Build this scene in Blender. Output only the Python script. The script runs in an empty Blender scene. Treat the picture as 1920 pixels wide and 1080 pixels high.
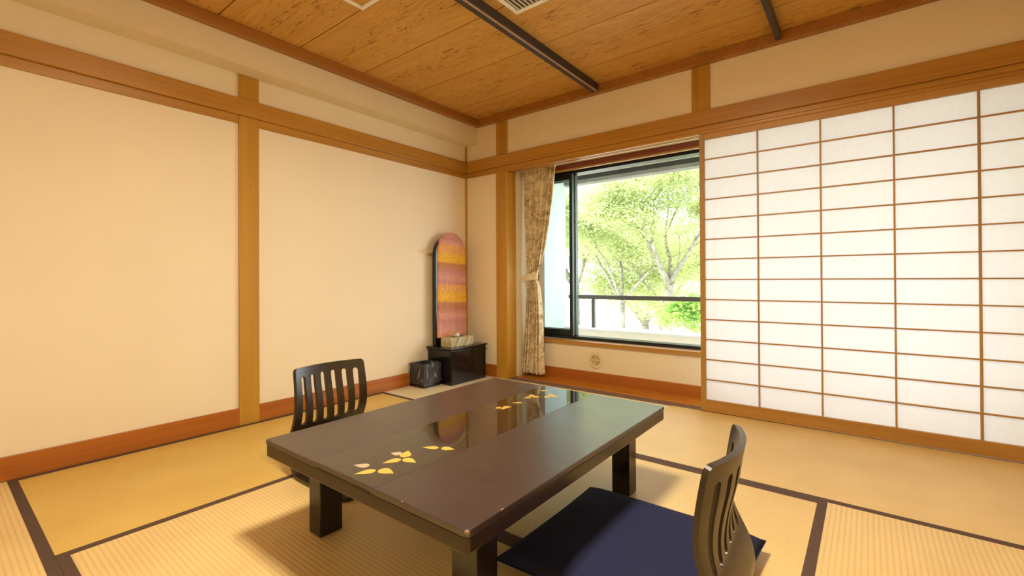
import bpy, bmesh, math, random
import numpy as np
from mathutils import Vector, Matrix, geometry
random.seed(7); rng = np.random.default_rng(11)
PI = math.pi
sc = bpy.context.scene
COL = sc.collection

# ------------------------------------------------------------------ camera
CAM = (2.9609, -3.1248, 0.8636)
YAW, PITCH, ROLL = math.radians(37.7964), math.radians(0.33033), math.radians(-0.2931)
f = Vector((-math.sin(YAW)*math.cos(PITCH), math.cos(YAW)*math.cos(PITCH), math.sin(PITCH)))
r = Vector((math.cos(YAW), math.sin(YAW), 0)); u = r.cross(f)
c_, s_ = math.cos(ROLL), math.sin(ROLL)
r2 = c_*r + s_*u; u2 = -s_*r + c_*u
cam = bpy.data.cameras.new('camera'); co = bpy.data.objects.new('camera', cam); COL.objects.link(co)
M = Matrix((r2, u2, -f)).transposed().to_4x4(); M.translation = CAM; co.matrix_world = M
cam.sensor_width = 36; cam.lens = 859.4/1920*36; cam.shift_y = -21.73/1920
cam.clip_start = 0.02; cam.clip_end = 200
sc.camera = co

# ------------------------------------------------------------------ view, sky, lights
sc.view_settings.view_transform = 'Standard'; sc.view_settings.look = 'None'
sc.view_settings.gamma = 1; sc.view_settings.use_curve_mapping = False
sc.view_settings.exposure = 0.18
w = bpy.data.worlds.new('sky'); sc.world = w; w.use_nodes = True
w.node_tree.nodes['Background'].inputs[0].default_value = (0.86, 0.95, 1.0, 1)
w.node_tree.nodes['Background'].inputs[1].default_value = 6.5
sc.cycles.max_bounces = 10; sc.cycles.diffuse_bounces = 6; sc.cycles.transmission_bounces = 8
sc.cycles.transparent_max_bounces = 16; sc.cycles.sample_clamp_indirect = 6
def area(name, loc, rot, sx, sy, power, color, portal=False):
    l = bpy.data.lights.new(name, 'AREA'); l.shape = 'RECTANGLE'; l.size = sx; l.size_y = sy
    l.energy = power; l.color = color
    if portal: l.cycles.is_portal = True
    o = bpy.data.objects.new(name, l); COL.objects.link(o); o.location = loc; o.rotation_euler = rot
    return o
area('window_portal', (2.1, 0.62, 1.05), (-PI/2, 0, 0), 3.4, 1.9, 1, (1, 1, 1), portal=True)

# ------------------------------------------------------------------ node helpers
def newmat(name):
    m = bpy.data.materials.new(name); m.use_nodes = True
    nt = m.node_tree; b = nt.nodes['Principled BSDF']
    return m, nt, b
def N(nt, t, **kw):
    n = nt.nodes.new(t)
    for k, v in kw.items(): setattr(n, k, v)
    return n
def ramp(nt, fac, stops, interp='LINEAR'):
    n = N(nt, 'ShaderNodeValToRGB'); n.color_ramp.interpolation = interp
    e = n.color_ramp.elements
    while len(e) > 1: e.remove(e[-1])
    e[0].position = stops[0][0]; e[0].color = (*stops[0][1], 1)
    for p, c in stops[1:]:
        x = e.new(p); x.color = (*c, 1)
    nt.links.new(fac, n.inputs[0]); return n.outputs[0]
def coords(nt, scale=(1, 1, 1), loc=(0, 0, 0), kind='Object'):
    tc = N(nt, 'ShaderNodeTexCoord'); mp = N(nt, 'ShaderNodeMapping')
    mp.inputs['Scale'].default_value = scale; mp.inputs['Location'].default_value = loc
    nt.links.new(tc.outputs[kind], mp.inputs[0]); return mp.outputs[0]
def noise(nt, vec, scale, detail=4, rough=.55, dist=0):
    n = N(nt, 'ShaderNodeTexNoise'); n.inputs['Scale'].default_value = scale
    n.inputs['Detail'].default_value = detail; n.inputs['Roughness'].default_value = rough
    n.inputs['Distortion'].default_value = dist
    nt.links.new(vec, n.inputs['Vector']); return n.outputs[0]
def mathn(nt, op, a, b=None, c=None):
    n = N(nt, 'ShaderNodeMath', operation=op)
    for i, v in enumerate((a, b, c)):
        if v is None: continue
        if isinstance(v, (int, float)): n.inputs[i].default_value = v
        else: nt.links.new(v, n.inputs[i])
    return n.outputs[0]
def mix(nt, fac, a, b, mode='MIX'):
    n = N(nt, 'ShaderNodeMix', data_type='RGBA', blend_type=mode)
    for i, v in ((0, fac), (6, a), (7, b)):
        if isinstance(v, (int, float)): n.inputs[i].default_value = v
        elif isinstance(v, tuple): n.inputs[i].default_value = (*v, 1)
        else: nt.links.new(v, n.inputs[i])
    return n.outputs[2]
def bump(nt, b, h, strength=.2, dist=.002):
    n = N(nt, 'ShaderNodeBump'); n.inputs['Strength'].default_value = strength
    n.inputs['Distance'].default_value = dist
    nt.links.new(h, n.inputs['Height']); nt.links.new(n.outputs[0], b.inputs['Normal'])
def plain(name, col, rough=.5, metal=0, spec=.5, nscale=None, namt=.08, bmp=0):
    m, nt, b = newmat(name)
    b.inputs['Roughness'].default_value = rough; b.inputs['Metallic'].default_value = metal
    b.inputs['Specular IOR Level'].default_value = spec
    v = coords(nt); n = noise(nt, v, nscale or 40)
    lo = tuple(max(0, c*(1-namt)) for c in col); hi = tuple(min(1, c*(1+namt)) for c in col)
    nt.links.new(ramp(nt, n, [(.3, lo), (.7, hi)]), b.inputs['Base Color'])
    if bmp: bump(nt, b, n, bmp, .002)
    return m
def wood(name, dark, light, axis='x', rough=.35, fine=60, spec=.5):
    m, nt, b = newmat(name)
    s = {'x': (.6, fine, fine), 'y': (fine, .6, fine), 'z': (fine, fine, .6)}[axis]
    s2 = {'x': (.35, 6, 6), 'y': (6, .35, 6), 'z': (6, 6, .35)}[axis]
    a = noise(nt, coords(nt, s), 1.0, 5, .6); c = noise(nt, coords(nt, s2, (3, 5, 1)), 1.4, 3, .5, .8)
    t = mathn(nt, 'ADD', mathn(nt, 'MULTIPLY', a, .5), mathn(nt, 'MULTIPLY', c, .5))
    nt.links.new(ramp(nt, t, [(.36, dark), (.62, light)]), b.inputs['Base Color'])
    b.inputs['Roughness'].default_value = rough; b.inputs['Specular IOR Level'].default_value = spec
    bump(nt, b, a, .08, .001)
    return m

# ------------------------------------------------------------------ materials
MT = {}
MT['wood_x'] = wood('hinoki_x', (.33, .146, .014), (.46, .222, .029), 'x')
MT['wood_y'] = wood('hinoki_y', (.33, .146, .014), (.46, .222, .029), 'y')
MT['wood_z'] = wood('hinoki_z', (.37, .180, .014), (.50, .258, .029), 'z')
MT['shoji_wood'] = wood('shoji_wood', (.30, .155, .035), (.42, .24, .06), 'z', .45)
MT['shoji_wood_x'] = wood('shoji_wood_x', (.33, .155, .025), (.44, .225, .045), 'x', .45)
MT['base_x'] = wood('baseboard_wood_x', (.31, .085, .008), (.42, .13, .014), 'x')
MT['base_y'] = wood('baseboard_wood_y', (.31, .085, .008), (.42, .13, .014), 'y')
MT['ledge'] = wood('ledge_wood', (.38, .125, .010), (.52, .19, .02), 'x', .25)
MT['header'] = wood('header_wood', (.15, .03, .008), (.22, .045, .012), 'x')
MT['peg_wood'] = wood('peg_wood', (.5, .3, .1), (.6, .38, .14), 'y')
MT['trim'] = wood('ceiling_trim_wood', (.28, .105, .014), (.38, .155, .025), 'y')

def wall_mat(name, col, sx):
    m, nt, b = newmat(name)
    v = coords(nt); n = noise(nt, v, 2.2, 3, .5); k = noise(nt, coords(nt, sx), 1, 3, .6)
    g = noise(nt, v, 260, 3, .6)
    lo = tuple(c*.95 for c in col)
    nt.links.new(ramp(nt, mathn(nt, 'ADD', mathn(nt, 'MULTIPLY', n, .6), mathn(nt, 'MULTIPLY', k, .4)), [(.3, lo), (.7, col)]), b.inputs['Base Color'])
    b.inputs['Roughness'].default_value = .9; b.inputs['Specular IOR Level'].default_value = .15
    bump(nt, b, g, .12, .001); return m
MT['wall'] = wall_mat('cream_wallpaper', (.80, .695, .505), (1.5, 1.5, .7))
MT['soffit'] = wall_mat('cream_soffit', (.78, .67, .46), (1.5, 1.5, 1.5))

def ceiling_mat():
    m, nt, b = newmat('ceiling_boards')
    tc = N(nt, 'ShaderNodeTexCoord'); sp = N(nt, 'ShaderNodeSeparateXYZ'); nt.links.new(tc.outputs['Object'], sp.inputs[0])
    pl = mathn(nt, 'FLOOR', mathn(nt, 'DIVIDE', mathn(nt, 'ADD', sp.outputs[1], .325), .4525))
    off = mathn(nt, 'MULTIPLY', pl, 3.37)
    cb = N(nt, 'ShaderNodeCombineXYZ')
    nt.links.new(mathn(nt, 'ADD', mathn(nt, 'MULTIPLY', sp.outputs[0], 1.0), off), cb.inputs[0])
    nt.links.new(sp.outputs[1], cb.inputs[1]); nt.links.new(off, cb.inputs[2])
    def mp(s):
        q = N(nt, 'ShaderNodeMapping'); q.inputs['Scale'].default_value = s; nt.links.new(cb.outputs[0], q.inputs[0]); return q.outputs[0]
    # position across the board, 0..1, figured stripe in its middle
    fr = mathn(nt, 'FRACT', mathn(nt, 'DIVIDE', mathn(nt, 'ADD', sp.outputs[1], .325), .4525))
    mid = mathn(nt, 'SUBTRACT', 1.0, mathn(nt, 'MULTIPLY', mathn(nt, 'ABSOLUTE', mathn(nt, 'SUBTRACT', fr, .5)), 2.0))
    big = noise(nt, mp((.8, 5, 1)), 1.3, 3, .5, .6)
    cont = mathn(nt, 'FRACT', mathn(nt, 'MULTIPLY', big, 16))
    line = mathn(nt, 'MULTIPLY', mathn(nt, 'SUBTRACT', 1.0, mathn(nt, 'MULTIPLY', mathn(nt, 'ABSOLUTE', mathn(nt, 'SUBTRACT', cont, .5)), 2.0)), mid)
    dash = noise(nt, mp((10, 66, 1)), 1.0, 3, .6, .6)
    fleck = mathn(nt, 'MULTIPLY', mathn(nt, 'GREATER_THAN', mathn(nt, 'ADD', dash, mathn(nt, 'MULTIPLY', line, .17)), .69), mathn(nt, 'GREATER_THAN', mid, .25))
    fine = noise(nt, mp((2, 120, 1)), 1.0, 4, .6)
    t = mathn(nt, 'ADD', mathn(nt, 'MULTIPLY', fine, .45), mathn(nt, 'MULTIPLY', cont, .18))
    t = mathn(nt, 'ADD', t, mathn(nt, 'MULTIPLY', big, .35))
    col = ramp(nt, t, [(.3, (.47, .235, .04)), (.75, (.66, .385, .10))])
    col = mix(nt, mathn(nt, 'MULTIPLY', fleck, .75), col, (.20, .075, .01))
    nt.links.new(col, b.inputs['Base Color']); b.inputs['Roughness'].default_value = .5
    b.inputs['Specular IOR Level'].default_value = .3
    return m
MT['ceiling'] = ceiling_mat()

def tatami_mat(name, dark, light, axis, rib=.5):
    m, nt, b = newmat(name)
    tc = N(nt, 'ShaderNodeTexCoord'); sp = N(nt, 'ShaderNodeSeparateXYZ'); nt.links.new(tc.outputs['Object'], sp.inputs[0])
    cross = sp.outputs[1] if axis == 'x' else sp.outputs[0]
    wv = mathn(nt, 'ABSOLUTE', mathn(nt, 'SINE', mathn(nt, 'MULTIPLY', cross, PI/.0155)))
    wv = mathn(nt, 'POWER', wv, .6)
    s = (900, 60, 1) if axis == 'x' else (60, 900, 1)      # rush stems run across the mat
    st = noise(nt, coords(nt, s), 1.0, 3, .6)
    bl = noise(nt, coords(nt), 3.5, 3, .5); fl = noise(nt, coords(nt, (160, 160, 160)), 1.0, 2, .6)
    t = mathn(nt, 'ADD', mathn(nt, 'MULTIPLY', st, .35), mathn(nt, 'ADD', mathn(nt, 'MULTIPLY', bl, .4), mathn(nt, 'MULTIPLY', fl, .25)))
    col = ramp(nt, t, [(.35, dark), (.65, light)])
    col = mix(nt, mathn(nt, 'MULTIPLY', mathn(nt, 'SUBTRACT', 1.0, wv), .45*rib), col, tuple(c*.45 for c in dark))
    nt.links.new(col, b.inputs['Base Color']); b.inputs['Roughness'].default_value = .42
    b.inputs['Specular IOR Level'].default_value = .5
    h = mathn(nt, 'ADD', wv, mathn(nt, 'MULTIPLY', st, .25)); bump(nt, b, h, .35*rib+.1, .002)
    return m
GD, GL = (.57, .37, .085), (.69, .48, .125)
PD, PL = (.66, .46, .19), (.80, .60, .28)
MT['tat_gold_y'] = tatami_mat('tatami_gold_y', GD, GL, 'y', .12)
MT['tat_gold_x'] = tatami_mat('tatami_gold_x', (.60, .41, .145), (.73, .52, .20), 'x', .15)
MT['tat_sheen_x'] = tatami_mat('tatami_sheen_x', (.68, .56, .33), (.82, .70, .45), 'x', .15)  # base colour paled to stand in for window sheen on this mat
MT['tat_pale_x'] = tatami_mat('tatami_pale_x', PD, PL, 'x', .75)
MT['tat_mid_x'] = tatami_mat('tatami_mid_x', (.63, .44, .165), (.76, .55, .23), 'x', .75)
MT['tat_pale_y'] = tatami_mat('tatami_pale_y', (.64, .44, .16), (.78, .57, .24), 'y', .8)
MT['heri'] = plain('tatami_border_cloth', (.098, .060, .045), .8, spec=.2, nscale=300, namt=.25, bmp=.2)

def lacquer(name, col, rough, spec=.5, scratch=.0, ior=1.5):
    m, nt, b = newmat(name)
    n = noise(nt, coords(nt, (3, 9, 9)), 4, 4, .6)
    nt.links.new(ramp(nt, n, [(.35, tuple(c*.9 for c in col)), (.7, tuple(c*1.1 for c in col))]), b.inputs['Base Color'])
    rr = N(nt, 'ShaderNodeMapRange'); rr.inputs[3].default_value = rough*.85; rr.inputs[4].default_value = rough*1.2
    nt.links.new(noise(nt, coords(nt), 9, 4, .6), rr.inputs[0]); nt.links.new(rr.outputs[0], b.inputs['Roughness'])
    b.inputs['Specular IOR Level'].default_value = spec; b.inputs['IOR'].default_value = ior
    if scratch: bump(nt, b, noise(nt, coords(nt), 700, 2, .5), scratch, .0005)
    return m
MT['table_satin'] = lacquer('table_satin_lacquer', (.036, .022, .021), .29, .5, .10, 1.85)
MT['table_gloss'] = lacquer('table_gloss_lacquer', (.022, .014, .009), .035, .5, 0, 1.85)
MT['table_edge'] = lacquer('table_edge_lacquer', (.03, .017, .008), .22, .5)
MT['table_leg'] = lacquer('table_leg_lacquer', (.014, .009, .006), .2, .5)
MT['gold'] = plain('gold_leaf_paint', (.58, .38, .07), .4, .1, .5, 90, .15)
MT['mauve'] = plain('mauve_bud_paint', (.50, .33, .22), .4, 0, .5, 200, .25)
MT['stem'] = plain('stem_paint', (.10, .065, .02), .4, 0, .5, 60, .2)
MT['chip'] = plain('bare_chip_wood', (.28, .17, .12), .8, 0, .2, 150, .3)
MT['chair'] = plain('chair_lacquer', (.024, .014, .006), .30, 0, .6, 6, .1)
MT['navy'] = plain('navy_cushion_cloth', (.018, .021, .060), .9, 0, .15, 500, .3, .3)
MT['black'] = lacquer('black_lacquer', (.008, .006, .006), .12, .5)
MT['blackmatte'] = plain('black_satin', (.012, .010, .009), .5)
MT['frame'] = plain('window_frame_black', (.014, .017, .02), .35, .3)
MT['rail_dark'] = plain('ceiling_rail_dark', (.05, .042, .045), .45, .2)
MT['rail_light'] = plain('ceiling_rail_channel', (.42, .27, .17), .6)
MT['white_metal'] = plain('white_metal', (.80, .78, .70), .5)
MT['vent_grey'] = plain('vent_slat', (.66, .61, .50), .5)
MT['vent_dark'] = plain('vent_dark', (.09, .075, .055), .8)
MT['plastic_yel'] = plain('aged_plastic', (.74, .60, .33), .5)
MT['ext_white'] = plain('balcony_render', (.70, .73, .74), .9, 0, .1, 6, .04)
MT['ext_warm'] = plain('balcony_ceiling_paint', (.90, .86, .76), .9, 0, .1, 6, .03)
MT['ext_cream'] = plain('balcony_cream', (.74, .72, .66), .9, 0, .1, 6, .04)
MT['ext_grey'] = plain('beam_grey', (.045, .046, .04), .7, 0, .2, 6, .1)
MT['ext_lgrey'] = plain('beam_light_grey', (.19, .19, .17), .7, 0, .2, 6, .1)
MT['rail_brown'] = plain('railing_brown', (.07, .06, .05), .5, .2)
MT['bark'] = plain('tree_bark', (.22, .20, .15), .9, 0, .1, 12, .35, .5)
MT['ground'] = plain('garden_ground', (.62, .58, .47), 1, 0, .1, 2, .2)

def glass(name, tint, rough=0.0):
    m, nt, b = newmat(name); out = nt.nodes['Material Output']
    t = N(nt, 'ShaderNodeBsdfTransparent'); t.inputs[0].default_value = (*tint, 1)
    g = N(nt, 'ShaderNodeBsdfGlossy'); g.inputs['Roughness'].default_value = .02
    fr = N(nt, 'ShaderNodeFresnel'); fr.inputs[0].default_value = 1.45
    x = N(nt, 'ShaderNodeMixShader'); nt.links.new(fr.outputs[0], x.inputs[0])
    nt.links.new(t.outputs[0], x.inputs[1]); nt.links.new(g.outputs[0], x.inputs[2]); nt.links.new(x.outputs[0], out.inputs[0])
    return m
MT['glass'] = glass('window_glass', (.90, .94, .93))
MT['green_edge'] = plain('glass_edge_green', (.10, .22, .16), .2)

def translucent(name, col, tcol, fac, tex=None):
    m, nt, b = newmat(name); out = nt.nodes['Material Output']
    d = N(nt, 'ShaderNodeBsdfDiffuse'); t = N(nt, 'ShaderNodeBsdfTranslucent'); x = N(nt, 'ShaderNodeMixShader')
    n = noise(nt, coords(nt, (60, 60, 25)), 1, 4, .6)
    nt.links.new(ramp(nt, n, [(.3, tuple(c*.97 for c in col)), (.7, col)]), d.inputs[0])
    nt.links.new(ramp(nt, n, [(.3, tuple(c*.97 for c in tcol)), (.7, tcol)]), t.inputs[0])
    x.inputs[0].default_value = fac
    nt.links.new(d.outputs[0], x.inputs[1]); nt.links.new(t.outputs[0], x.inputs[2]); nt.links.new(x.outputs[0], out.inputs[0])
    return m
MT['paper'] = translucent('shoji_paper', (.84, .855, .85), (.95, .96, 1.0), .50)
MT['leaf'] = translucent('maple_leaf', (.48, .53, .25), (.62, .67, .33), .5)
MT['leaf2'] = translucent('shrub_leaf', (.34, .50, .14), (.55, .75, .22), .5)
MT['tissue'] = translucent('tissue_paper', (.9, .88, .85), (.8, .8, .8), .3)

def plastic_bag():
    m, nt, b = newmat('clear_bag_plastic'); out = nt.nodes['Material Output']
    t = N(nt, 'ShaderNodeBsdfTransparent'); t.inputs[0].default_value = (.92, .92, .92, 1)
    g = N(nt, 'ShaderNodeBsdfPrincipled'); g.inputs['Base Color'].default_value = (.6, .6, .62, 1); g.inputs['Roughness'].default_value = .14
    n = noise(nt, coords(nt, (1, 1, .35)), 18, 3, .5, 1.8)
    bp = N(nt, 'ShaderNodeBump'); bp.inputs['Strength'].default_value = .8; bp.inputs['Distance'].default_value = .01
    nt.links.new(n, bp.inputs['Height']); nt.links.new(bp.outputs[0], g.inputs['Normal'])
    fac = N(nt, 'ShaderNodeMapRange'); fac.inputs[1].default_value = .56; fac.inputs[2].default_value = .70
    fac.inputs[3].default_value = .05; fac.inputs[4].default_value = .40  # noise streaks turn grey and glossy, painted in as the bag's highlights
    nt.links.new(n, fac.inputs[0])
    x = N(nt, 'ShaderNodeMixShader'); nt.links.new(fac.outputs[0], x.inputs[0])
    nt.links.new(t.outputs[0], x.inputs[1]); nt.links.new(g.outputs[0], x.inputs[2]); nt.links.new(x.outputs[0], out.inputs[0])
    return m
MT['bag'] = plastic_bag()

def curtain_mat():
    m, nt, b = newmat('curtain_fabric'); 
    v = coords(nt, (1.0, .6, 1.0)); a = noise(nt, v, 9, 5, .7, 1.2); c = noise(nt, v, 34, 4, .7, .8); d = noise(nt, v, 120, 2, .5)
    t = mathn(nt, 'ADD', mathn(nt, 'MULTIPLY', a, .6), mathn(nt, 'MULTIPLY', c, .4))
    col = ramp(nt, t, [(.36, (.82, .71, .48)), (.49, (.76, .64, .42)), (.53, (.34, .25, .10)), (.56, (.66, .53, .32)), (.60, (.22, .15, .05)), (.70, (.16, .10, .03))])
    col = mix(nt, mathn(nt, 'MULTIPLY', d, .3), col, (.62, .48, .28))
    nt.links.new(col, b.inputs['Base Color']); b.inputs['Roughness'].default_value = .75
    b.inputs['Specular IOR Level'].default_value = .3
    return m
MT['curtain'] = curtain_mat()
MT['tie'] = plain('curtain_tie_cloth', (.74, .66, .45), .7, 0, .3, 60, .15)

def cover_mat():
    m, nt, b = newmat('striped_cover_cloth')
    tc = N(nt, 'ShaderNodeTexCoord'); sp = N(nt, 'ShaderNodeSeparateXYZ'); nt.links.new(tc.outputs['Object'], sp.inputs[0])
    # the weft bands drop a little towards the corner side
    zz = mathn(nt, 'ADD', sp.outputs[2], mathn(nt, 'MULTIPLY', sp.outputs[1], .06))
    t = mathn(nt, 'DIVIDE', zz, .905)
    Y, O, P, U, B = (.85, .50, .02), (.82, .41, .10), (.69, .36, .27), (.55, .26, .23), (.50, .23, .08)
    col = ramp(nt, t, [(0, (.78, .33, .13)), (.05, P), (.14, U), (.20, P), (.26, (.50, .2, .11)), (.315, B), (.335, Y), (.40, Y), (.44, O), (.485, O), (.50, U), (.555, P), (.61, U), (.65, B), (.69, (.5, .22, .06)), (.705, Y), (.775, Y), (.80, O), (.86, O), (.885, P), (.93, U), (1, P)])
    vo = N(nt, 'ShaderNodeTexVoronoi'); vo.inputs['Scale'].default_value = 75; nt.links.new(coords(nt, (1, 1, 1)), vo.inputs['Vector'])
    dots = N(nt, 'ShaderNodeMapRange'); dots.inputs[1].default_value = .25; dots.inputs[2].default_value = .55
    nt.links.new(vo.outputs['Distance'], dots.inputs[0])
    col = mix(nt, mathn(nt, 'MULTIPLY', dots.outputs[0], .38), col, (.36, .10, .06), 'MIX')
    nt.links.new(col, b.inputs['Base Color']); b.inputs['Roughness'].default_value = .6
    b.inputs['Specular IOR Level'].default_value = .3
    return m
MT['cover'] = cover_mat()
def box_mat():
    m, nt, b = newmat('tissue_box_paper')
    tc = N(nt, 'ShaderNodeTexCoord'); sp = N(nt, 'ShaderNodeSeparateXYZ'); nt.links.new(tc.outputs['Object'], sp.inputs[0])
    t = mathn(nt, 'FRACT', mathn(nt, 'MULTIPLY', mathn(nt, 'ADD', sp.outputs[1], mathn(nt, 'MULTIPLY', sp.outputs[2], -.55)), 9.0))
    n = noise(nt, coords(nt, (1, 1, 1)), 260, 3, .6); s2 = noise(nt, coords(nt, (300, 300, 20)), 1, 2, .5)
    col = ramp(nt, t, [(0, (.34, .27, .12)), (.30, (.36, .29, .13)), (.34, (.60, .52, .32)), (.55, (.52, .45, .27)), (.58, (.40, .36, .2)), (.8, (.46, .38, .2))])
    col = mix(nt, mathn(nt, 'MULTIPLY', mathn(nt, 'GREATER_THAN', mathn(nt, 'ADD', mathn(nt,'MULTIPLY',n,.5), mathn(nt,'MULTIPLY',s2,.5)), .53), .45), col, (.16, .15, .09))
    nt.links.new(col, b.inputs['Base Color']); b.inputs['Roughness'].default_value = .6
    return m
MT['tissue_box'] = box_mat()
MT['lamp_diffuser'] = None

# ------------------------------------------------------------------ mesh helpers
class MB:
    def __init__(s): s.v = []; s.f = []; s.mi = []; s.sm = []
    def add(s, vs, fs, mi=0, smooth=False):
        k = len(s.v); s.v += [tuple(p) for p in vs]
        for q in fs: s.f.append(tuple(k+i for i in q)); s.mi.append(mi); s.sm.append(smooth)
    def box(s, x0, x1, y0, y1, z0, z1, mi=0):
        s.add([(x0,y0,z0),(x1,y0,z0),(x1,y1,z0),(x0,y1,z0),(x0,y0,z1),(x1,y0,z1),(x1,y1,z1),(x0,y1,z1)],
              [(0,3,2,1),(4,5,6,7),(0,1,5,4),(1,2,6,5),(2,3,7,6),(3,0,4,7)], mi)
    def prism(s, poly, z0, z1, mi=0):
        n = len(poly)
        s.add([(x,y,z0) for x,y in poly]+[(x,y,z1) for x,y in poly],
              [tuple(range(n-1,-1,-1)), tuple(range(n,2*n))]+[(i,(i+1)%n,n+(i+1)%n,n+i) for i in range(n)], mi)
    def tube(s, pts, rad, seg=8, mi=0, smooth=True):
        pts = [Vector(p) for p in pts]; k = len(s.v); n = len(pts)
        if not hasattr(rad, '__len__'): rad = [rad]*n
        up = None
        for i, p in enumerate(pts):
            t = (pts[min(i+1,n-1)]-pts[max(i-1,0)]).normalized()
            if up is None: up = t.orthogonal().normalized()
            up = (up - t*up.dot(t)).normalized(); b = t.cross(up)
            for j in range(seg):
                a = 2*PI*j/seg; s.v.append(tuple(p+(up*math.cos(a)+b*math.sin(a))*rad[i]))
        for i in range(n-1):
            for j in range(seg):
                s.f.append((k+i*seg+j, k+i*seg+(j+1)%seg, k+(i+1)*seg+(j+1)%seg, k+(i+1)*seg+j)); s.mi.append(mi); s.sm.append(smooth)
        s.f.append(tuple(k+j for j in range(seg-1,-1,-1))); s.mi.append(mi); s.sm.append(False)
        s.f.append(tuple(k+(n-1)*seg+j for j in range(seg))); s.mi.append(mi); s.sm.append(False)
    def build(s, name, mats, parent=None, bevel=0, seg=2, loc=(0,0,0)):
        me = bpy.data.meshes.new(name); me.from_pydata(s.v, [], s.f)
        if not isinstance(mats, (list, tuple)): mats = [mats]
        for m in mats: me.materials.append(m)
        me.polygons.foreach_set('material_index', s.mi); me.polygons.foreach_set('use_smooth', s.sm)
        me.update()
        o = bpy.data.objects.new(name, me); COL.objects.link(o); o.location = loc
        if parent: o.parent = parent
        if bevel:
            md = o.modifiers.new('bevel', 'BEVEL'); md.width = bevel; md.segments = seg; md.limit_method = 'ANGLE'
            md.harden_normals = False
        return o
def bx(name, mat, parent, x0, x1, y0, y1, z0, z1, bevel=.0):
    b = MB(); b.box(x0,x1,y0,y1,z0,z1); return b.build(name, mat, parent, bevel)
def thing(name, label, cat, loc=(0,0,0), rz=0, group=None):
    o = bpy.data.objects.new(name, None); COL.objects.link(o); o.location = loc; o.rotation_euler = (0,0,rz)
    o.empty_display_size = .1
    o['label'] = label; o['category'] = cat
    if group: o['group'] = group
    return o
def tag(o, label, cat, group=None, kind=None):
    o['label'] = label; o['category'] = cat
    if group: o['group'] = group
    if kind: o['kind'] = kind
    return o
def struct(o): o['kind'] = 'structure'; return o
def sempty(name):
    o = bpy.data.objects.new(name, None); COL.objects.link(o); o['kind'] = 'structure'; return o

# ================================================================== THE ROOM
W, D, H = 3.8, 3.8, 2.31
struct(bx('floor', MT['blackmatte'], None, -.1, W+.1, -D-.1, 0.0, -.15, -.05))
struct(bx('wall_left', MT['wall'], None, -.1, 0, -D-.1, .0, -.15, H+.1))
struct(bx('wall_right', MT['wall'], None, W, W+.1, -D-.1, .5, -.15, H+.1))
struct(bx('wall_rear', MT['wall'], None, 0, W, -D-.1, -D, -.15, H+.1))
# window side wall: panel in the corner, the band above the lintel
b = MB(); b.box(-.1, .38, 0, .45, -.15, 1.8497); b.box(-.1, W, 0, .30, 1.8497, H+.1)
struct(b.build('wall_back', MT['wall']))
b = MB(); b.box(.38, W, .30, .45, 1.84, H+.1); b.box(.38, 2.25, .30, .45, -.15, .305); b.box(2.25, W, .30, .45, -.15, .03)  # wall cut to floor level behind the shoji, unseen, to light the paper evenly
b.box(.38, .53, .30, .45, .305, 1.84); b.box(.38, .50, .12, .30, -.02, 1.86)
struct(b.build('wall_window', MT['wall']))
struct(bx('trim_1', MT['soffit'], None, 0, .14, -D, 0, 2.098, H))                       # dropped soffit along the left wall
# ceiling boards
b = MB(); b.box(0, W, -D, 0, H+.012, H+.1, 1)
ys = [0.0] + [-.325-.4525*i for i in range(8)]
for i in range(len(ys)-1):
    b.box(.0, W, ys[i+1]+.0035, ys[i]-.0035, H, H+.02, 0)
b.box(0, W, -D, ys[-1]-.002, H, H+.02, 0)
struct(b.build('ceiling', [MT['ceiling'], MT['header']]))
b = MB(); b.box(.14, .185, -D, 0, 2.247, H); b.box(.185, W, -.045, 0, 2.247, H)
struct(b.build('trim_2', MT['trim'], bevel=.003))
# head rails (nageshi) and lintels
b = MB(); b.box(0, .03, -D, -.0, 1.848, 1.949); b.build
struct(b.build('trim_3', MT['wood_y'], bevel=.004))
struct(bx('trim_4', MT['wood_x'], None, 0.03, W, -.03, 0, 1.850, 1.949, .004))
b = MB(); b.box(0, .010, -D, -1.967, 1.800, 1.848); b.box(0, .010, -1.852, -.01, 1.800, 1.848)
struct(b.build('trim_5', MT['wood_y'], bevel=.002))
b = MB(); b.box(0.01, .372, -.010, 0, 1.800, 1.8495)
for a, c in ((-.012, .012), (.024, .036), (.05, .075)): b.box(.372, W, a, c, 1.800, 1.8195)
b.box(.372, W, -.012, .075, 1.8200, 1.8495)
struct(b.build('trim_6', MT['wood_x'], bevel=.002))
# posts
b = MB(); b.box(0, .014, -1.967, -1.852, 0, 1.848); b.box(0, .012, -1.967, -1.852, 1.949, 2.098)
struct(b.build('trim_7', MT['wood_z'], bevel=.003))
b = MB(); b.box(.372, .492, -.014, .12, -.02, 1.80)
struct(b.build('trim_8', MT['wood_z'], bevel=.003))
b = MB(); b.box(.375, .497, -.012, 0, 1.949, 2.247); b.box(2.053, 2.167, -.012, 0, 1.949, 2.247)
struct(b.build('trim_9', MT['wood_z'], bevel=.003))
b = MB(); b.box(0, .014, -.014, 0, 0, 1.80); b.box(0, .014, -.014, 0, 1.949, 2.098)
struct(b.build('trim_10', MT['wood_z'], bevel=.002))
# baseboards
b = MB(); b.box(0, .012, -D, -1.967, 0, .105); b.box(0, .012, -1.852, -.014, 0, .105)
struct(b.build('baseboard_left', MT['base_y'], bevel=.002))
struct(bx('baseboard_back', MT['base_x'], None, .014, .372, -.012, 0, 0, .105, .002))
struct(bx('baseboard_window', MT['base_x'], None, .50, 2.25, .286, .30, .0, .09, .002))
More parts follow.
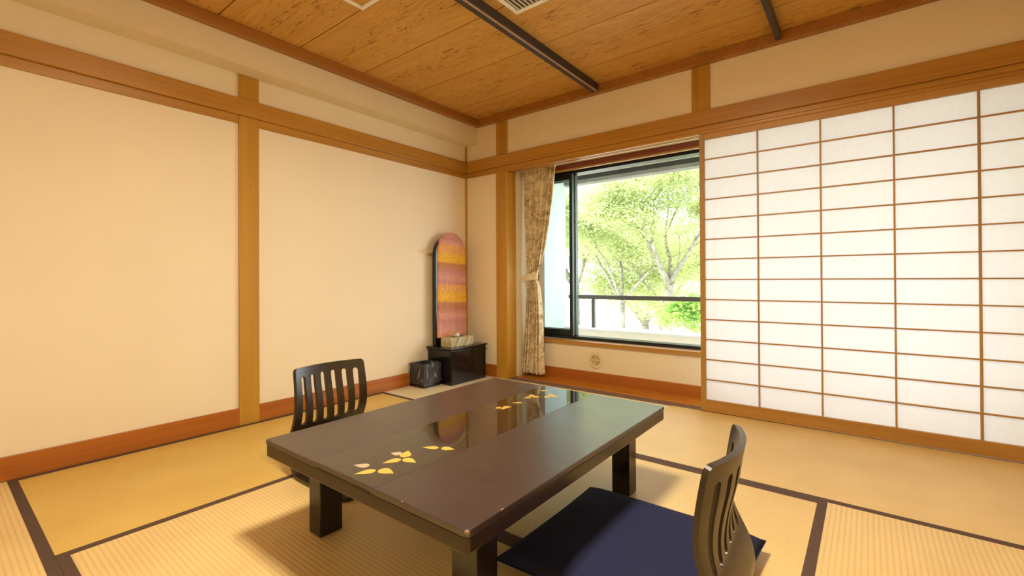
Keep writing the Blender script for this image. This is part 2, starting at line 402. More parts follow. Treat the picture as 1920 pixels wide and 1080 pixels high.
# ledge board inside the shoji track, threshold with two grooves
struct(bx('trim_11', MT['ledge'], None, .492, W, .088, .30, -.03, .004, .001))
b = MB()
for a, c, z in ((-.0, .010, 0), (.010, .032, -.006), (.032, .044, 0), (.044, .066, -.006), (.066, .088, .001)): b.box(.492, W, a, c, -.05, z)
b.box(0, .492, -.012, 0, -.05, -.004)
struct(b.build('trim_12', plain('threshold_wood', (.22, .13, .09), .35, 0, .5, 30, .2)))
# window opening head board, sill, casing
struct(bx('trim_13', MT['header'], None, .50, W, .275, .30, 1.806, 1.849, .001))
struct(bx('trim_14', MT['shoji_wood_x'], None, .50, W, .272, .300, 1.793, 1.806, .001))
struct(bx('trim_15', MT['shoji_wood_x'], None, .56, 2.25, .275, .37, .305, .335, .002))
struct(bx('trim_16', MT['shoji_wood'], None, .598, .622, .29, .37, .335, 1.793, .002))
# ceiling rails
def ceil_rail(xa, xb, label, twin):
    t = thing('ceiling_rail', label, 'ceiling rail', ((xa+xb)/2, -.045, 2.31)); h = (xb-xa)/2
    bx('rail_bar', MT['rail_dark'], t, -h, h, -3.4, 0, -.052, 0, .0015)
    if twin: bx('channel', MT['rail_light'], t, h-.020, h-.006, -3.4, -.004, -.0535, -.050)
ceil_rail(1.338, 1.394, 'long dark rail with a pale line along its underside on the wooden ceiling', True)
ceil_rail(2.545, 2.573, 'narrow single dark ceiling rail above the shoji screen', False)
# air vent in the ceiling
t = thing('ceiling_vent', 'white framed air vent with slats in the wooden ceiling', 'ceiling vent', (1.463, -1.14, 2.31))
b = MB(); VW, VD = .50, .32
b.box(0, VW, -.022, 0, -.009, .0); b.box(0, VW, -VD, -VD+.022, -.009, .0); b.box(0, .022, -VD, 0, -.0088, .0); b.box(VW-.022, VW, -VD, 0, -.0088, .0)
b.build('frame', MT['white_metal'], t, .002)
bx('backing', MT['vent_dark'], t, .018, VW-.018, -VD+.018, -.018, -.001, 0)
for i in range(20):
    x = .026+i*.0235
    q = MB(); q.add([(x,-.018,-.001),(x+.004,-.018,-.001),(x+.017,-.018,-.007),(x+.013,-.018,-.007),(x,-VD+.018,-.001),(x+.004,-VD+.018,-.001),(x+.017,-VD+.018,-.007),(x+.013,-VD+.018,-.007)],
          [(0,1,2,3),(7,6,5,4),(0,4,5,1),(1,5,6,2),(2,6,7,3),(3,7,4,0)]); q.build('slat', MT['vent_grey'], t)
# access hatch
t = thing('ceiling_hatch', 'white trimmed square access hatch in the ceiling boards', 'ceiling hatch', (.846, -1.684, 2.31))
b = MB(); S = .47
b.box(0, S, -.022, 0, -.012, .0); b.box(0, S, -S, -S+.022, -.012, .0); b.box(0, .022, -S+.022, -.022, -.012, .0); b.box(S-.022, S, -S+.022, -.022, -.012, .0)
b.build('frame', MT['white_metal'], t, .002)
bx('panel', MT['ceiling'], t, .022, S-.022, -S+.022, -.022, -.005, 0)
# the room's own lamp, hanging over the table's near end (above the frame)
LX, LY = 2.25, -2.3; LCOL = (1.0, .90, .69)
t = thing('ceiling_lamp', 'square warm pendant lamp hanging over the table, above the top of the view', 'lamp', (LX, LY, 2.31))
bx('ceiling_rose', MT['white_metal'], t, -.05, .05, -.05, .05, -.02, 0, .004)
b = MB(); b.tube([(0, 0, -.02), (0, 0, -.10)], .004, 8); b.build('cord', MT['blackmatte'], t)
m_, nt_, b_ = newmat('lamp_diffuser'); b_.inputs['Base Color'].default_value = (.9, .85, .75, 1); b_.inputs['Emission Color'].default_value = (*LCOL, 1); b_.inputs['Emission Strength'].default_value = 12
bx('diffuser', m_, t, -.15, .15, -.15, .15, -.21, -.11, .01)
bx('lamp_frame', MT['shoji_wood'], t, -.165, .165, -.165, .165, -.110, -.10, .003)
area('lamp_light', (LX, LY, 2.085), (0, 0, 0), .28, .28, 50, LCOL)
area('lamp_light', (LX, LY, 2.225), (PI, 0, 0), .28, .28, 14, LCOL)

# ================================================================== WINDOW
win = sempty('window_1')
FX0, FX1 = .545, W-.05
b = MB()
b.box(FX0, FX1, .37, .47, 1.785, 1.84); b.box(FX0, 2.26, .37, .47, .335, .362); b.box(.53, .545, .37, .47, .335, 1.785)
b.box(2.24, 2.28, .37, .47, .03, 1.785); b.box(2.26, FX1, .37, .47, .03, .055); b.box(FX1-.02, FX1, .37, .47, .03, 1.785)  # floor-length frame behind the shoji is unseen, added for even light on the paper
b.build('window_frame', MT['frame'], win, .002)
def sash(y0, y1, x0, x1, st, name='sash'):
    b = MB(); b.box(x0, x0+st, y0, y1, .362, 1.785); b.box(x1-st, x1, y0, y1, .362, 1.785)
    b.box(x0+st, x1-st, y0, y1, .362, .415); b.box(x0+st, x1-st, y0, y1, 1.738, 1.785)
    o = b.build(name, MT['frame'], win, .002); bx('pane', MT['glass'], o, x0+st, x1-st, (y0+y1)/2-.002, (y0+y1)/2+.002, .415, 1.738)
    return o
o = sash(.375, .405, .545, .918, .030)
bx('lock', MT['blackmatte'], o, .893, .903, .36, .375, .98, 1.06, .002)
o = sash(.430, .460, .545, .926, .022)
bx('glass_edge', MT['green_edge'], o, .904, .926, .425, .43, .37, 1.78)

# ================================================================== SHOJI
door = sempty('door_1')
SX0, SX1, SY0, SY1 = 2.097, 3.752, -.008, .020
bx('stile', MT['shoji_wood'], door, SX0, SX0+.030, SY0, SY1, .004, 1.80, .002)
bx('stile', MT['shoji_wood'], door, SX1-.030, SX1, SY0, SY1, .004, 1.80, .002)
bx('top_rail', MT['shoji_wood_x'], door, SX0+.03, SX1-.03, SY0+.001, SY1, 1.763, 1.80, .001)
bx('bottom_rail', MT['shoji_wood_x'], door, SX0+.03, SX1-.03, SY0+.001, SY1, .004, .076, .001)
b = MB(); hz = (1.763-.076)/13
for i in range(1, 13): b.box(SX0+.03, SX1-.03, -.003, .011, .076+i*hz-.0035, .076+i*hz+.0035)
b.build('lattice_bar', MT['shoji_wood_x'], door)
b = MB()
for i, x in enumerate((2.436, 2.755, 3.075, 3.391)): b.box(x-.004-.001*(i==3), x+.004+.001*(i==3), -.005, .011, .076, 1.763)
b.build('lattice_upright', MT['shoji_wood'], door)
bx('paper', MT['paper'], door, SX0+.028, SX1-.028, .0112, .0120, .074, 1.765)
bx('handle', MT['blackmatte'], door, SX0-.0015, SX0+.006, SY0+.006, SY1-.006, .755, .845, .001)

# ================================================================== TATAMI
def tatami(x0, x1, y0, y1, mat, axis, label, hl=(1, 1)):
    t = thing('tatami_mat', label, 'tatami mat', ((x0+x1)/2, (y0+y1)/2, -.05), 0, 'tatami mats on the floor')
    hx, hy = (x1-x0)/2-.0006, (y1-y0)/2-.0006; hb = .030
    bx('mat_body', MT[mat], t, -hx, hx, -hy, hy, 0, .05, .001)
    if axis == 'x':
        if hl[0]: bx('cloth_border', MT['heri'], t, -hx, hx, -hy, -hy+hb, .05, .0512)
        if hl[1]: bx('cloth_border', MT['heri'], t, -hx, hx, hy-hb, hy, .05, .0512)
    else:
        if hl[0]: bx('cloth_border', MT['heri'], t, -hx, -hx+hb, -hy, hy, .05, .0512)
        if hl[1]: bx('cloth_border', MT['heri'], t, hx-hb, hx, -hy, hy, .05, .0512)
    return t
tatami(.012, .965, -2.866, -.975, 'tat_gold_y', 'y', 'smooth golden tatami mat running along the left wall')
tatami(.012, 1.90, -.975, -.014, 'tat_sheen_x', 'x', 'tatami mat paled with painted window sheen under the black chest in the far corner', (1, 0))
tatami(1.90, 3.79, -.990, -.004, 'tat_gold_x', 'x', 'long smooth tan tatami mat in front of the shoji screen', (1, 0))
tatami(.965, 2.803, -1.928, -.990, 'tat_mid_x', 'x', 'tatami mat under the far end of the low table')
tatami(.965, 2.803, -2.866, -1.928, 'tat_pale_x', 'x', 'ribbed pale tatami mat under the near end of the low table')
tatami(2.803, 3.79, -2.866, -.990, 'tat_pale_y', 'y', 'ribbed golden tatami mat right of the near chair', (1, 0))
tatami(.012, 1.90, -3.79, -2.866, 'tat_pale_x', 'x', 'ribbed pale tatami mat at the bottom left corner of the view', (0, 1))
tatami(1.90, 3.79, -3.79, -2.866, 'tat_pale_x', 'x', 'ribbed tatami mat nearest the camera, below the frame', (0, 1))

# ================================================================== LOW TABLE
TX0, TX1, TY0, TY1, TZ = 1.418, 2.313, -2.443, -1.290, .350
tab = thing('low_table', 'low dark brown lacquered table with glossy band painted with golden leaves', 'table', ((TX0+TX1)/2, (TY0+TY1)/2, 0))
hx, hy = (TX1-TX0)/2, (TY1-TY0)/2
def rrect(hx, hy, r_, n=5):
    p = []
    for cx, cy, a0 in ((hx-r_, hy-r_, 0), (-hx+r_, hy-r_, PI/2), (-hx+r_, -hy+r_, PI), (hx-r_, -hy+r_, 1.5*PI)):
        for i in range(n+1):
            a = a0+PI/2*i/n; p.append((cx+r_*math.cos(a), cy+r_*math.sin(a)))
    return p
b = MB(); b.prism(rrect(hx, hy, .010), .334, .350); b.build('tabletop', MT['table_satin'], tab, .003, 3)
b = MB(); b.prism(rrect(hx-.002, hy-.002, .010), .296, .3335); b.build('apron', MT['table_edge'], tab, .004, 3)
# finger recess slot under the top on the near short side
b = MB(); b.box(1.728-1.8655, 1.979-1.8655, -hy-.0012, -hy+.002, .3335, .3375); b.build('seam', MT['blackmatte'], tab)
# metal-look corner guards / joints on the rim
cxm, cym = (TX0+TX1)/2, (TY0+TY1)/2
# glossy inlaid band with leaves
gx0, gx1 = 1.727-cxm, 1.995-cxm
b = MB(); b.box(gx0, gx1, -hy+.004, hy-.004, .3495, .3503)
inlay = b.build('gloss_band', MT['table_gloss'], tab)
def leafpoly(p0, p1, wd, n=10, skew=.4):
    p0 = Vector((p0[0]-cxm, p0[1]-cym)); p1 = Vector((p1[0]-cxm, p1[1]-cym)); d = p1-p0; nrm = Vector((-d.y, d.x)).normalized()
    ww = lambda t: wd*1.12*math.sin(PI*t**.62)**1.05
    a = [p0+d*t+nrm*ww(t) for t in [i/n for i in range(n+1)]]
    c = [p0+d*t-nrm*ww(t) for t in [i/n for i in range(n-1, 0, -1)]]
    return a+c

leaves = [((1.910,-2.372),(1.886,-2.424),.0125),((1.914,-2.364),(1.966,-2.357),.0150),((1.902,-2.282),(1.886,-2.334),.0125),
          ((1.906,-2.276),(1.958,-2.274),.0130),((1.900,-2.270),(1.868,-2.228),.0150),((1.926,-2.158),(1.880,-2.184),.0110),((1.930,-2.152),(1.974,-2.138),.0120),
          ((1.800,-1.700),(1.790,-1.728),.013),((1.804,-1.698),(1.828,-1.670),.014),((1.808,-1.702),(1.822,-1.722),.010),((1.826,-1.596),(1.790,-1.622),.008),
          ((1.80,-1.49),(1.775,-1.46),.012),((1.80,-1.49),(1.835,-1.475),.012),((1.80,-1.50),(1.79,-1.535),.011),((1.86,-1.43),(1.835,-1.40),.012),((1.86,-1.43),(1.895,-1.42),.012),((1.86,-1.44),(1.85,-1.475),.011),((1.77,-1.38),(1.80,-1.35),.011)]
for p0, p1, wd in leaves:
    q = leafpoly(p0, p1, wd); L = MB(); L.prism([(p.x, p.y) for p in q][::-1], .3503, .3507); L.build('painted_leaf', MT['gold'], inlay)
for p0, p1, wd in (((1.872,-2.366),(1.832,-2.390),.012),((1.874,-2.258),(1.842,-2.272),.012)):
    q = leafpoly(p0, p1, wd, 8, .7); Bd = MB(); Bd.prism([(p.x, p.y) for p in q][::-1], .3503, .3507); Bd.build('painted_bud', MT['mauve'], inlay)['label'] = 'mauve bud'
def stem(pts):
    St = MB(); L_ = []; R_ = []
    P_ = [Vector((p[0]-cxm, p[1]-cym)) for p in pts]
    for i, p in enumerate(P_):
        d = (P_[min(i+1, len(P_)-1)]-P_[max(i-1, 0)]).normalized(); n_ = Vector((-d.y, d.x))*.0011; L_.append(tuple(p+n_)); R_.append(tuple(p-n_))
    k = len(P_); St.add([(*p, .3505) for p in L_+R_], [(k+i, k+i+1, i+1, i) for i in range(k-1)]); St.build('painted_stem', MT['stem'], inlay)
stem([(1.985,-2.425),(1.965,-2.395),(1.950,-2.362)]); stem([(1.925,-2.352),(1.915,-2.31),(1.904,-2.280)]); stem([(1.905,-2.235),(1.930,-2.195),(1.925,-2.155)])
stem([(1.945,-2.130),(1.935,-2.08),(1.900,-2.01),(1.872,-1.92),(1.85,-1.83),(1.822,-1.73)]); stem([(1.81,-1.69),(1.82,-1.6),(1.80,-1.5),(1.86,-1.43)])
for x0, x1, y0, y1 in ((1.441,1.514,-2.308,-2.226),(2.130,2.214,-2.308,-2.226),(1.441,1.514,-1.415,-1.345),(2.139,2.214,-1.415,-1.345)):
    bx('leg', MT['table_leg'], tab, x0-cxm, x1-cxm, y0-cym, y1-cym, 0.0013, .297, .004)
# chipped corner
b = MB()
def blob(b, c, s, n=7):
    vs = []; 
    for i in range(n):
        for j in range(n):
            th = PI*i/(n-1); ph = 2*PI*j/n; q = 1+.35*(random.random()-.5)
            vs.append((c[0]+s[0]*q*math.sin(th)*math.cos(ph), c[1]+s[1]*q*math.sin(th)*math.sin(ph), c[2]+s[2]*q*math.cos(th)))
    b.add(vs, [(i*n+j, (i+1)*n+j, (i+1)*n+(j+1)%n, i*n+(j+1)%n) for i in range(n-1) for j in range(n)])
for c, z in (((hx-.004, -hy+.004, .3455), (.006, .006, .0055)), ((hx-.001, -hy+.115, .3485), (.0022, .005, .0022)), ((2.105-cxm, -hy+.0015, .349), (.004, .002, .002))):
    b = MB(); blob(b, c, z); b.build('chip', MT['chip'], tab)['label'] = 'bare chipped spot'

# ================================================================== LEGLESS CHAIRS
def chair_profile(n=46):
    P = [(.018,.475),(.010,.432),(.003,.385),(-.001,.345),(-.001,.312),(.003,.280),(.012,.250),(.027,.218),(.042,.188),(.054,.152),(.057,.112),(.046,.062),(.018,.020),(-.020,.0105),(-.07,.0095),(-.16,.0095),(-.26,.0095),(-.36,.0095)]
    def cr(p0,p1,p2,p3,t): return .5*((2*p1)+(-p0+p2)*t+(2*p0-5*p1+4*p2-p3)*t*t+(-p0+3*p1-3*p2+p3)*t**3)
    pts = []
    for i in range(len(P)-1):
        a = P[max(i-1,0)]; b_ = P[i]; c = P[i+1]; d = P[min(i+2,len(P)-1)]
        for k in range(10):
            t = k/10; pts.append((cr(a[0],b_[0],c[0],d[0],t), cr(a[1],b_[1],c[1],d[1],t)))
    pts.append(P[-1]); s = [0]
    for a, b_ in zip(pts[:-1], pts[1:]): s.append(s[-1]+math.hypot(b_[0]-a[0], b_[1]-a[1]))
    return np.array(s), np.array(pts)
PS, PP = chair_profile()
def shell_mesh(name, s0, s1, holes, hw0, mat, parent, thick=.0145, corner=.022, taper=None, corner_bot=0):
    # outline in (u, s); holes = list of (u, s_top, s_bot, width)
    def hw(s): return hw0 if taper is None else taper(s)
    edges = []; pts = []
    def addloop(lp):
        k = len(pts); pts.extend(lp); n = len(lp); edges.extend([(k+i, k+(i+1)%n) for i in range(n)])
    lp = []
    st = .008
    def arc(cx, cs, r_, a0, a1, n=7): return [(cx+r_*math.cos(a0+(a1-a0)*i/n), cs+r_*math.sin(a0+(a1-a0)*i/n)) for i in range(n+1)]
    h0 = hw(s0)
    lp += arc(-h0+corner, s0+corner, corner, PI, 1.5*PI); lp += [(-h0+corner+(2*h0-2*corner)*i/30, s0) for i in range(1, 30)]; lp += arc(h0-corner, s0+corner, corner, 1.5*PI, 2*PI)
    k = int((s1-s0)/st)
    lp += [(hw(s0+corner+(s1-s0-corner-corner_bot)*i/k), s0+corner+(s1-s0-corner-corner_bot)*i/k) for i in range(1, k)]
    h1 = hw(s1)
    if corner_bot: lp += arc(h1-corner_bot, s1-corner_bot, corner_bot, 0, PI/2); lp += arc(-h1+corner_bot, s1-corner_bot, corner_bot, PI/2, PI)
    else: lp += [(h1, s1), (-h1, s1)]
    lp += [(-p[0], p[1]) for p in [(hw(s0+corner+(s1-s0-corner-corner_bot)*i/k), s0+corner+(s1-s0-corner-corner_bot)*i/k) for i in range(k-1, 0, -1)]]
    addloop(lp)
    for (uu, a, c, wd) in holes:
        r_ = wd/2; q = arc(uu, a+r_, r_, PI, 2*PI, 8); m = 24
        q += [(uu+r_, a+r_+(c-a-wd)*i/m) for i in range(1, m)]; q += arc(uu, c-r_, r_, 0, PI, 8)
        q += [(uu-r_, a+r_+(c-a-wd)*i/m) for i in range(m-1, 0, -1)]; addloop(q)
    g = []
    for s in np.arange(s0+st*.7, s1-.002, st):
        h = hw(s)-.006
        for uu in np.arange(-h, h+1e-6, 2*h/26):
            if any(abs(uu-q[0]) < q[3]/2+.003 and q[1]-.003 < s < q[2]+.003 for q in holes): continue
            g.append((uu, s))
    pts2 = [Vector(p) for p in pts+g]
    vo, eo, fo, *_ = geometry.delaunay_2d_cdt(pts2, edges, [], 1, 1e-6)
    def inhole(x, s):
        for (uu, a, c, wd) in holes:
            r_ = wd/2
            if abs(x-uu) < r_-1e-5 and a+r_ <= s <= c-r_: return True
            if math.hypot(x-uu, s-(a+r_)) < r_-2e-4 or math.hypot(x-uu, s-(c-r_)) < r_-2e-4: return True
        return False
    tris = []
    for t in fo:
        cx = sum(vo[i].x for i in t)/len(t); cs = sum(vo[i].y for i in t)/len(t)
        if not inhole(cx, cs): tris.append(tuple(t))
    def P3(uu, s):
        d = np.interp(s, PS, PP[:,0]); z = np.interp(s, PS, PP[:,1])
        k_ = min(1, max(0, (z-.222)/.170)); sag = .042*k_*(1.6-.6*k_) if s < .4 else 0
        return Vector((d + sag*(1-(uu/.178)**2), uu, z))
    def NR(uu, s):
        e = .004; a = P3(uu, s+e)-P3(uu, s-e); c = P3(uu+e, s)-P3(uu-e, s); n_ = c.cross(a); return n_.normalized()
    base = [P3(p.x, p.y) for p in vo]; nr = [NR(p.x, p.y) for p in vo]
    n = len(base); vs = [base[i]+nr[i]*thick/2 for i in range(n)]+[base[i]-nr[i]*thick/2 for i in range(n)]
    fs = []; cnt = {}
    for t in tris:
        q = t
        nn = (base[q[1]]-base[q[0]]).cross(base[q[2]]-base[q[0]])
        if nn.dot(nr[q[0]]) < 0: q = q[::-1]
        fs.append(q); fs.append(tuple(n+i for i in q[::-1]))
        for i in range(len(q)):
            a, c = q[i], q[(i+1)%len(q)]; cnt.setdefault((min(a,c),max(a,c)), []).append((a,c))
    for k, l in cnt.items():
        if len(l) == 1: a, c = l[0]; fs.append((c, a, n+a, n+c))
    me = bpy.data.meshes.new(name); me.from_pydata([tuple(v) for v in vs], [], fs); me.materials.append(mat)
    me.polygons.foreach_set('use_smooth', [True]*len(me.polygons)); me.update()
    ln = []
    for p in me.polygons:
        for li in p.loop_indices:
            vi = me.loops[li].vertex_index
            ln.append(tuple(p.normal) if len(p.vertices) == 4 else (tuple(nr[vi]) if vi < n else tuple(-nr[vi-n])))
    me.normals_split_custom_set(ln)
    o = bpy.data.objects.new(name, me); COL.objects.link(o); o.parent = parent
    return o
def floor_chair(label, x, y, rz):
    t = thing('floor_chair', label, 'floor chair', (x, y, 0), rz, 'legless floor chairs at the low table')
    us = [(.0530*(i-2.5), 0) for i in range(6)]
    holes = [(uu, .036+.004*abs(uu)/.12, .257, .0240) for uu, _ in us]
    shell_mesh('backrest', 0, .50, holes, .178, MT['chair'], t, corner=.016, taper=lambda s: .173+.006*min(1, s/.2))
    shell_mesh('seat', .502, float(PS[-1]), [], .18, MT['chair'], t, corner=.001, corner_bot=.05)
    return t
near = floor_chair('dark slatted legless chair with navy cushion, right of the table', 2.667, -1.962, math.radians(3))
far = thing('floor_chair', 'dark slatted legless chair behind the table, by the left wall', 'floor chair', (1.004, -1.955, 0), PI, 'legless floor chairs at the low table')
for ch in list(near.children):
    c = ch.copy(); COL.objects.link(c); c.parent = far

# cushion
def cushion(name, label, cx, cy, hx_, hy_, z0, th, rz=0):
    n = 36; vs = []; fs = []
    def corner_in(a): return a
    for side in (1, -1):
        for i in range(n+1):
            for j in range(n+1):
                a = -1+2*i/n; c = -1+2*j/n
                # slightly drawn-in edges between the pointed corners
                px = a*hx_*(1-.035*(1-c*c)); py = c*hy_*(1-.035*(1-a*a))
                h = (max(0, (1-a**4))*max(0, (1-c**4)))**.42
                wr = .0012*math.sin(9*a+3*c)*math.sin(7*c)
                z = z0+th*.42+(h*th*.58+wr*h if side > 0 else -h*th*.40)
                vs.append((px, py, z))
    m = (n+1)**2
    for i in range(n):
        for j in range(n):
            q = (i*(n+1)+j, (i+1)*(n+1)+j, (i+1)*(n+1)+j+1, i*(n+1)+j+1); fs.append(q); fs.append(tuple(m+k for k in q[::-1]))
    b = MB(); b.add(vs, fs, 0, True); t = thing(name, label, 'cushion', (cx, cy, 0), rz)
    o = b.build('cushion_cover', MT['navy'], t)
    bm = bmesh.new(); bm.from_mesh(o.data); bmesh.ops.remove_doubles(bm, verts=bm.verts, dist=1e-5); bm.to_mesh(o.data); bm.free()
    rim = [(-hx_, -hy_), (hx_, -hy_), (hx_, hy_), (-hx_, hy_)]; pts = []
    for k in range(4):
        p, q = rim[k], rim[(k+1)%4]
        for i in range(12):
            tt = i/12; a = p[0]+(q[0]-p[0])*tt; c = p[1]+(q[1]-p[1])*tt; e = 1-(2*tt-1)**2
            pts.append((a*(1-.035*e) if abs(p[0]-q[0]) < 1e-6 else a, c*(1-.035*e) if abs(p[1]-q[1]) < 1e-6 else c, z0+th*.42))
    pts.append(pts[0]); s = MB(); s.tube(pts, .0022, 6); s.build('piping', MT['navy'], t)
    return t
cushion('floor_cushion', 'large square navy blue cushion lying on the near floor chair', 2.400, -1.805, .305, .290, .014, .075)

# ================================================================== CORNER: CHEST WITH MIRROR
ch = thing('mirror_chest', 'low black lacquered dressing chest with tall mirror in the corner', 'dressing chest', (.165, -.28, 0))
def cb(name, mat, par, x0, x1, y0, y1, z0, z1, bev=.003): return bx(name, MT[mat], par, x0-.165, x1-.165, y0+.28, y1+.28, z0, z1, bev)
cb('body', 'black', ch, .018, .293, -.495, -.070, .0, .285)
cb('top_board', 'black', ch, .008, .303, -.507, -.055, .285, .300, .004)
dr = cb('door', 'black', ch, .293, .297, -.488, -.077, .03, .278, .001)
cb('plinth', 'blackmatte', ch, .290, .296, -.490, -.075, 0, .022, .001)
# side recess panel facing the bin
cb('side_panel', 'black', ch, .045, .280, -.498, -.495, .20, .278, .001)
def archpts(cy, hw_, z0, z1, n=20):
    return [(cy-hw_, z0), (cy+hw_, z0)] + [(cy+hw_*math.cos(a), z1-hw_+hw_*math.sin(a)) for a in [PI*i/n for i in range(n+1)]]
def arch(name, mat, par, x0, x1, cy, hw_, z0, z1, bev=.003):
    p = archpts(cy, hw_, z0, z1); n = len(p); b = MB()
    b.add([(x0-.165, y+.28, z) for y, z in p]+[(x1-.165, y+.28, z) for y, z in p], [tuple(range(n-1, -1, -1)), tuple(range(n, 2*n))]+[(i, (i+1)%n, n+(i+1)%n, n+i) for i in range(n)])
    return b.build(name, MT[mat], par, bev)
arch('mirror_frame', 'black', ch, 0.045, .085, -.302, .165, .30, 1.24)
pg = MB(); pg.tube([(.065-.165, -.485+.28, 1.105), (.065-.165, -.53+.28, 1.105)], .010, 10); pg.build('peg', MT['peg_wood'], ch)['label'] = 'light wooden peg'
# cloth cover draped over the mirror
t = thing('mirror_cover', 'yellow, orange and mauve striped cloth draped over the mirror', 'cloth', (.075, -.275, .372))
n = 40; b = MB(); hw0 = .175; Z0, Z1 = 0.0, .900
def coverpt(uu, tt, side):
    # uu -1..1 across, tt 0..1 upward; round-headed silhouette
    w_ = hw0*(1+.03*(1-tt)); zt = Z1-hw0+hw0*math.sqrt(max(0, 1-min(1, abs(uu))**2.0))
    z = Z0+(zt-Z0)*tt + .006*math.sin(3*uu)*(1-tt)
    y = w_*uu
    fold = .0035*math.sin(7*uu+2)*(1-tt)+.002*math.sin(15*uu)*(1-tt)
    edge = max(0, abs(uu)-.86)/.14
    top = max(0, tt-.93)/.07
    x = side*(.026+fold - .02*edge**2)*(1 - .85*top**2)
    return (x, y, z)
for side in (1, -1):
    vs = [coverpt(-1+2*i/n, j/n, side) for i in range(n+1) for j in range(n+1)]
    b.add(vs, [(i*(n+1)+j, (i+1)*(n+1)+j, (i+1)*(n+1)+j+1, i*(n+1)+j+1) for i in range(n) for j in range(n)], 0, True)
k = n+1
for side_i in (0, n):   # join front and back down the corner-side edge only; the near edge stays open
    if side_i == n:
        b.add([coverpt(1, j/n, 1) for j in range(n+1)]+[coverpt(1, j/n, -1) for j in range(n+1)], [(j, j+1, k+j+1, k+j) for j in range(n)], 0, True)
b.add([coverpt(-1+2*i/n, 1, 1) for i in range(n+1)]+[coverpt(-1+2*i/n, 1, -1) for i in range(n+1)], [(i, i+1, k+i+1, k+i) for i in range(n)], 0, True)
o = b.build('cloth', MT['cover'], t)
# tissue box on the chest
t = thing('tissue_box', 'beige patterned tissue box on top of the black chest', 'tissue box', (.188, -.312, .300))
bx('carton', MT['tissue_box'], t, -.062, .062, -.138, .138, 0, .078, .003)
b = MB(); b.prism([(.028*math.cos(2*PI*i/20), .075*math.sin(2*PI*i/20)) for i in range(20)], .0775, .0785); b.build('opening', MT['vent_dark'], t)
b = MB(); vs = []; m = 12
for i in range(m):
    a = 2*PI*i/m
    for j, (rr, zz) in enumerate(((.010, .076), (.019, .088), (.012, .100), (.003, .108))):
        k2 = 1+.35*math.sin(3*a+j); vs.append((rr*k2*math.cos(a)*.6, rr*k2*math.sin(a)*1.6, zz+.004*math.sin(2*a+j)))
b.add(vs, [(i*4+j, ((i+1)%m)*4+j, ((i+1)%m)*4+j+1, i*4+j+1) for i in range(m) for j in range(3)], 0, True)
b.build('tissue', MT['tissue'], t)['label'] = 'white tissue'
# waste bin with clear bag
t = thing('waste_bin', 'black square waste bin lined with a clear plastic bag beside the chest', 'waste bin', (.100, -.603, 0))
b = MB()
for (x0, x1, y0, y1) in ((-.084, -.078, -.084, .084), (.078, .084, -.084, .084), (-.078, .078, -.084, -.078), (-.078, .078, .078, .084)): b.box(x0, x1, y0, y1, .006, .185)
b.box(-.078, .078, -.078, .078, .006, .012); b.build('bin_body', MT['blackmatte'], t, .001)
bx('bin_base', MT['black'], t, -.087, .087, -.087, .087, 0, .022, .002)
b = MB(); ring = []
n = 64; rows = [(-.070, .13, 0), (-.076, .180, 0), (.0, .192, .5), (.006, .186, 1), (.0085, .14, 1), (.009, .09, 1), (.010, .05, 1), (.0095, .030, 1)]
vs = []
for j, (off, z, k3) in enumerate(rows):
    for i in range(n):
        a = 8*i/n; side = int(a/2); tt = (a-2*side)-1
        h = (.080 if off < 0 else .087+off)*(1 if off >= 0 else .93)
        wv = .0035*math.sin(5.3*i+1.7*j)*(.3+k3)+.003*math.sin(1.9*i+j)
        hh = h+wv
        x, y = [(hh, tt*h), (-tt*h, hh), (-hh, -tt*h), (tt*h, -hh)][side]
        vs.append((x, y, z+.004*math.sin(2.3*i)*(1 if j == len(rows)-1 else .4)))
b.add(vs, [(j*n+i, j*n+(i+1)%n, (j+1)*n+(i+1)%n, (j+1)*n+i) for j in range(len(rows)-1) for i in range(n)], 0, True)
b.build('liner_bag', MT['bag'], t)['label'] = 'clear plastic bag'

# ================================================================== CURTAIN
t = thing('curtain', 'beige floral curtain tied back at the left of the window', 'curtain', (.64, .19, 0))
ZK = [.030, .30, .60, .80, .865, .900, 1.00, 1.25, 1.56, 1.75, 1.845]
XL = [.456, .488, .512, .524, .527, .524, .516, .506, .490, .478, .468]; XR = [.722, .716, .714, .695, .668, .672, .715, .776, .830, .858, .872]
AM = [.032, .031, .030, .022, .014, .014, .018, .022, .024, .022, .016]
b = MB(); nu, nz = 220, 90; vs = []
for j in range(nz+1):
    z = .03+(1.815*j/nz); xl = np.interp(z, ZK, XL)+.045; xr = np.interp(z, ZK, XR); xl = min(xl, xr-.05)
    xl = max(xl, .505); am = np.interp(z, ZK, AM)
    for i in range(nu+1):
        uu = i/nu; ph = 2*PI*(7.5*uu+.35*math.sin(5*uu+1.2*z))
        fx = .18*(xr-xl)/7.5*math.sin(2*ph)
        y = am*math.sin(ph)+.2*am*math.sin(2.7*ph+2*z)
        if z > 1.77: y += .006*math.sin(2*PI*30*uu)*(z-1.77)/.07
        vs.append((xl+(xr-xl)*uu+fx-.64, y, z))
b.add(vs, [(j*(nu+1)+i, j*(nu+1)+i+1, (j+1)*(nu+1)+i+1, (j+1)*(nu+1)+i) for j in range(nz) for i in range(nu)], 0, True)
o = b.build('drape', MT['curtain'], t); md = o.modifiers.new('s', 'SOLIDIFY'); md.thickness = .0015
b = MB(); n = 40; vs = []
for j in range(7):
    z = -.030+.060*j/6
    for i in range(n):
        a = 2*PI*i/n; tilt = .018*math.cos(a)
        vs.append((.596-.64+(.080)*math.cos(a), .028*math.sin(a)*1.05, .878+z*(1+.25*math.cos(a))+tilt))
b.add(vs, [(j*n+i, j*n+(i+1)%n, (j+1)*n+(i+1)%n, (j+1)*n+i) for j in range(6) for i in range(n)], 0, True)
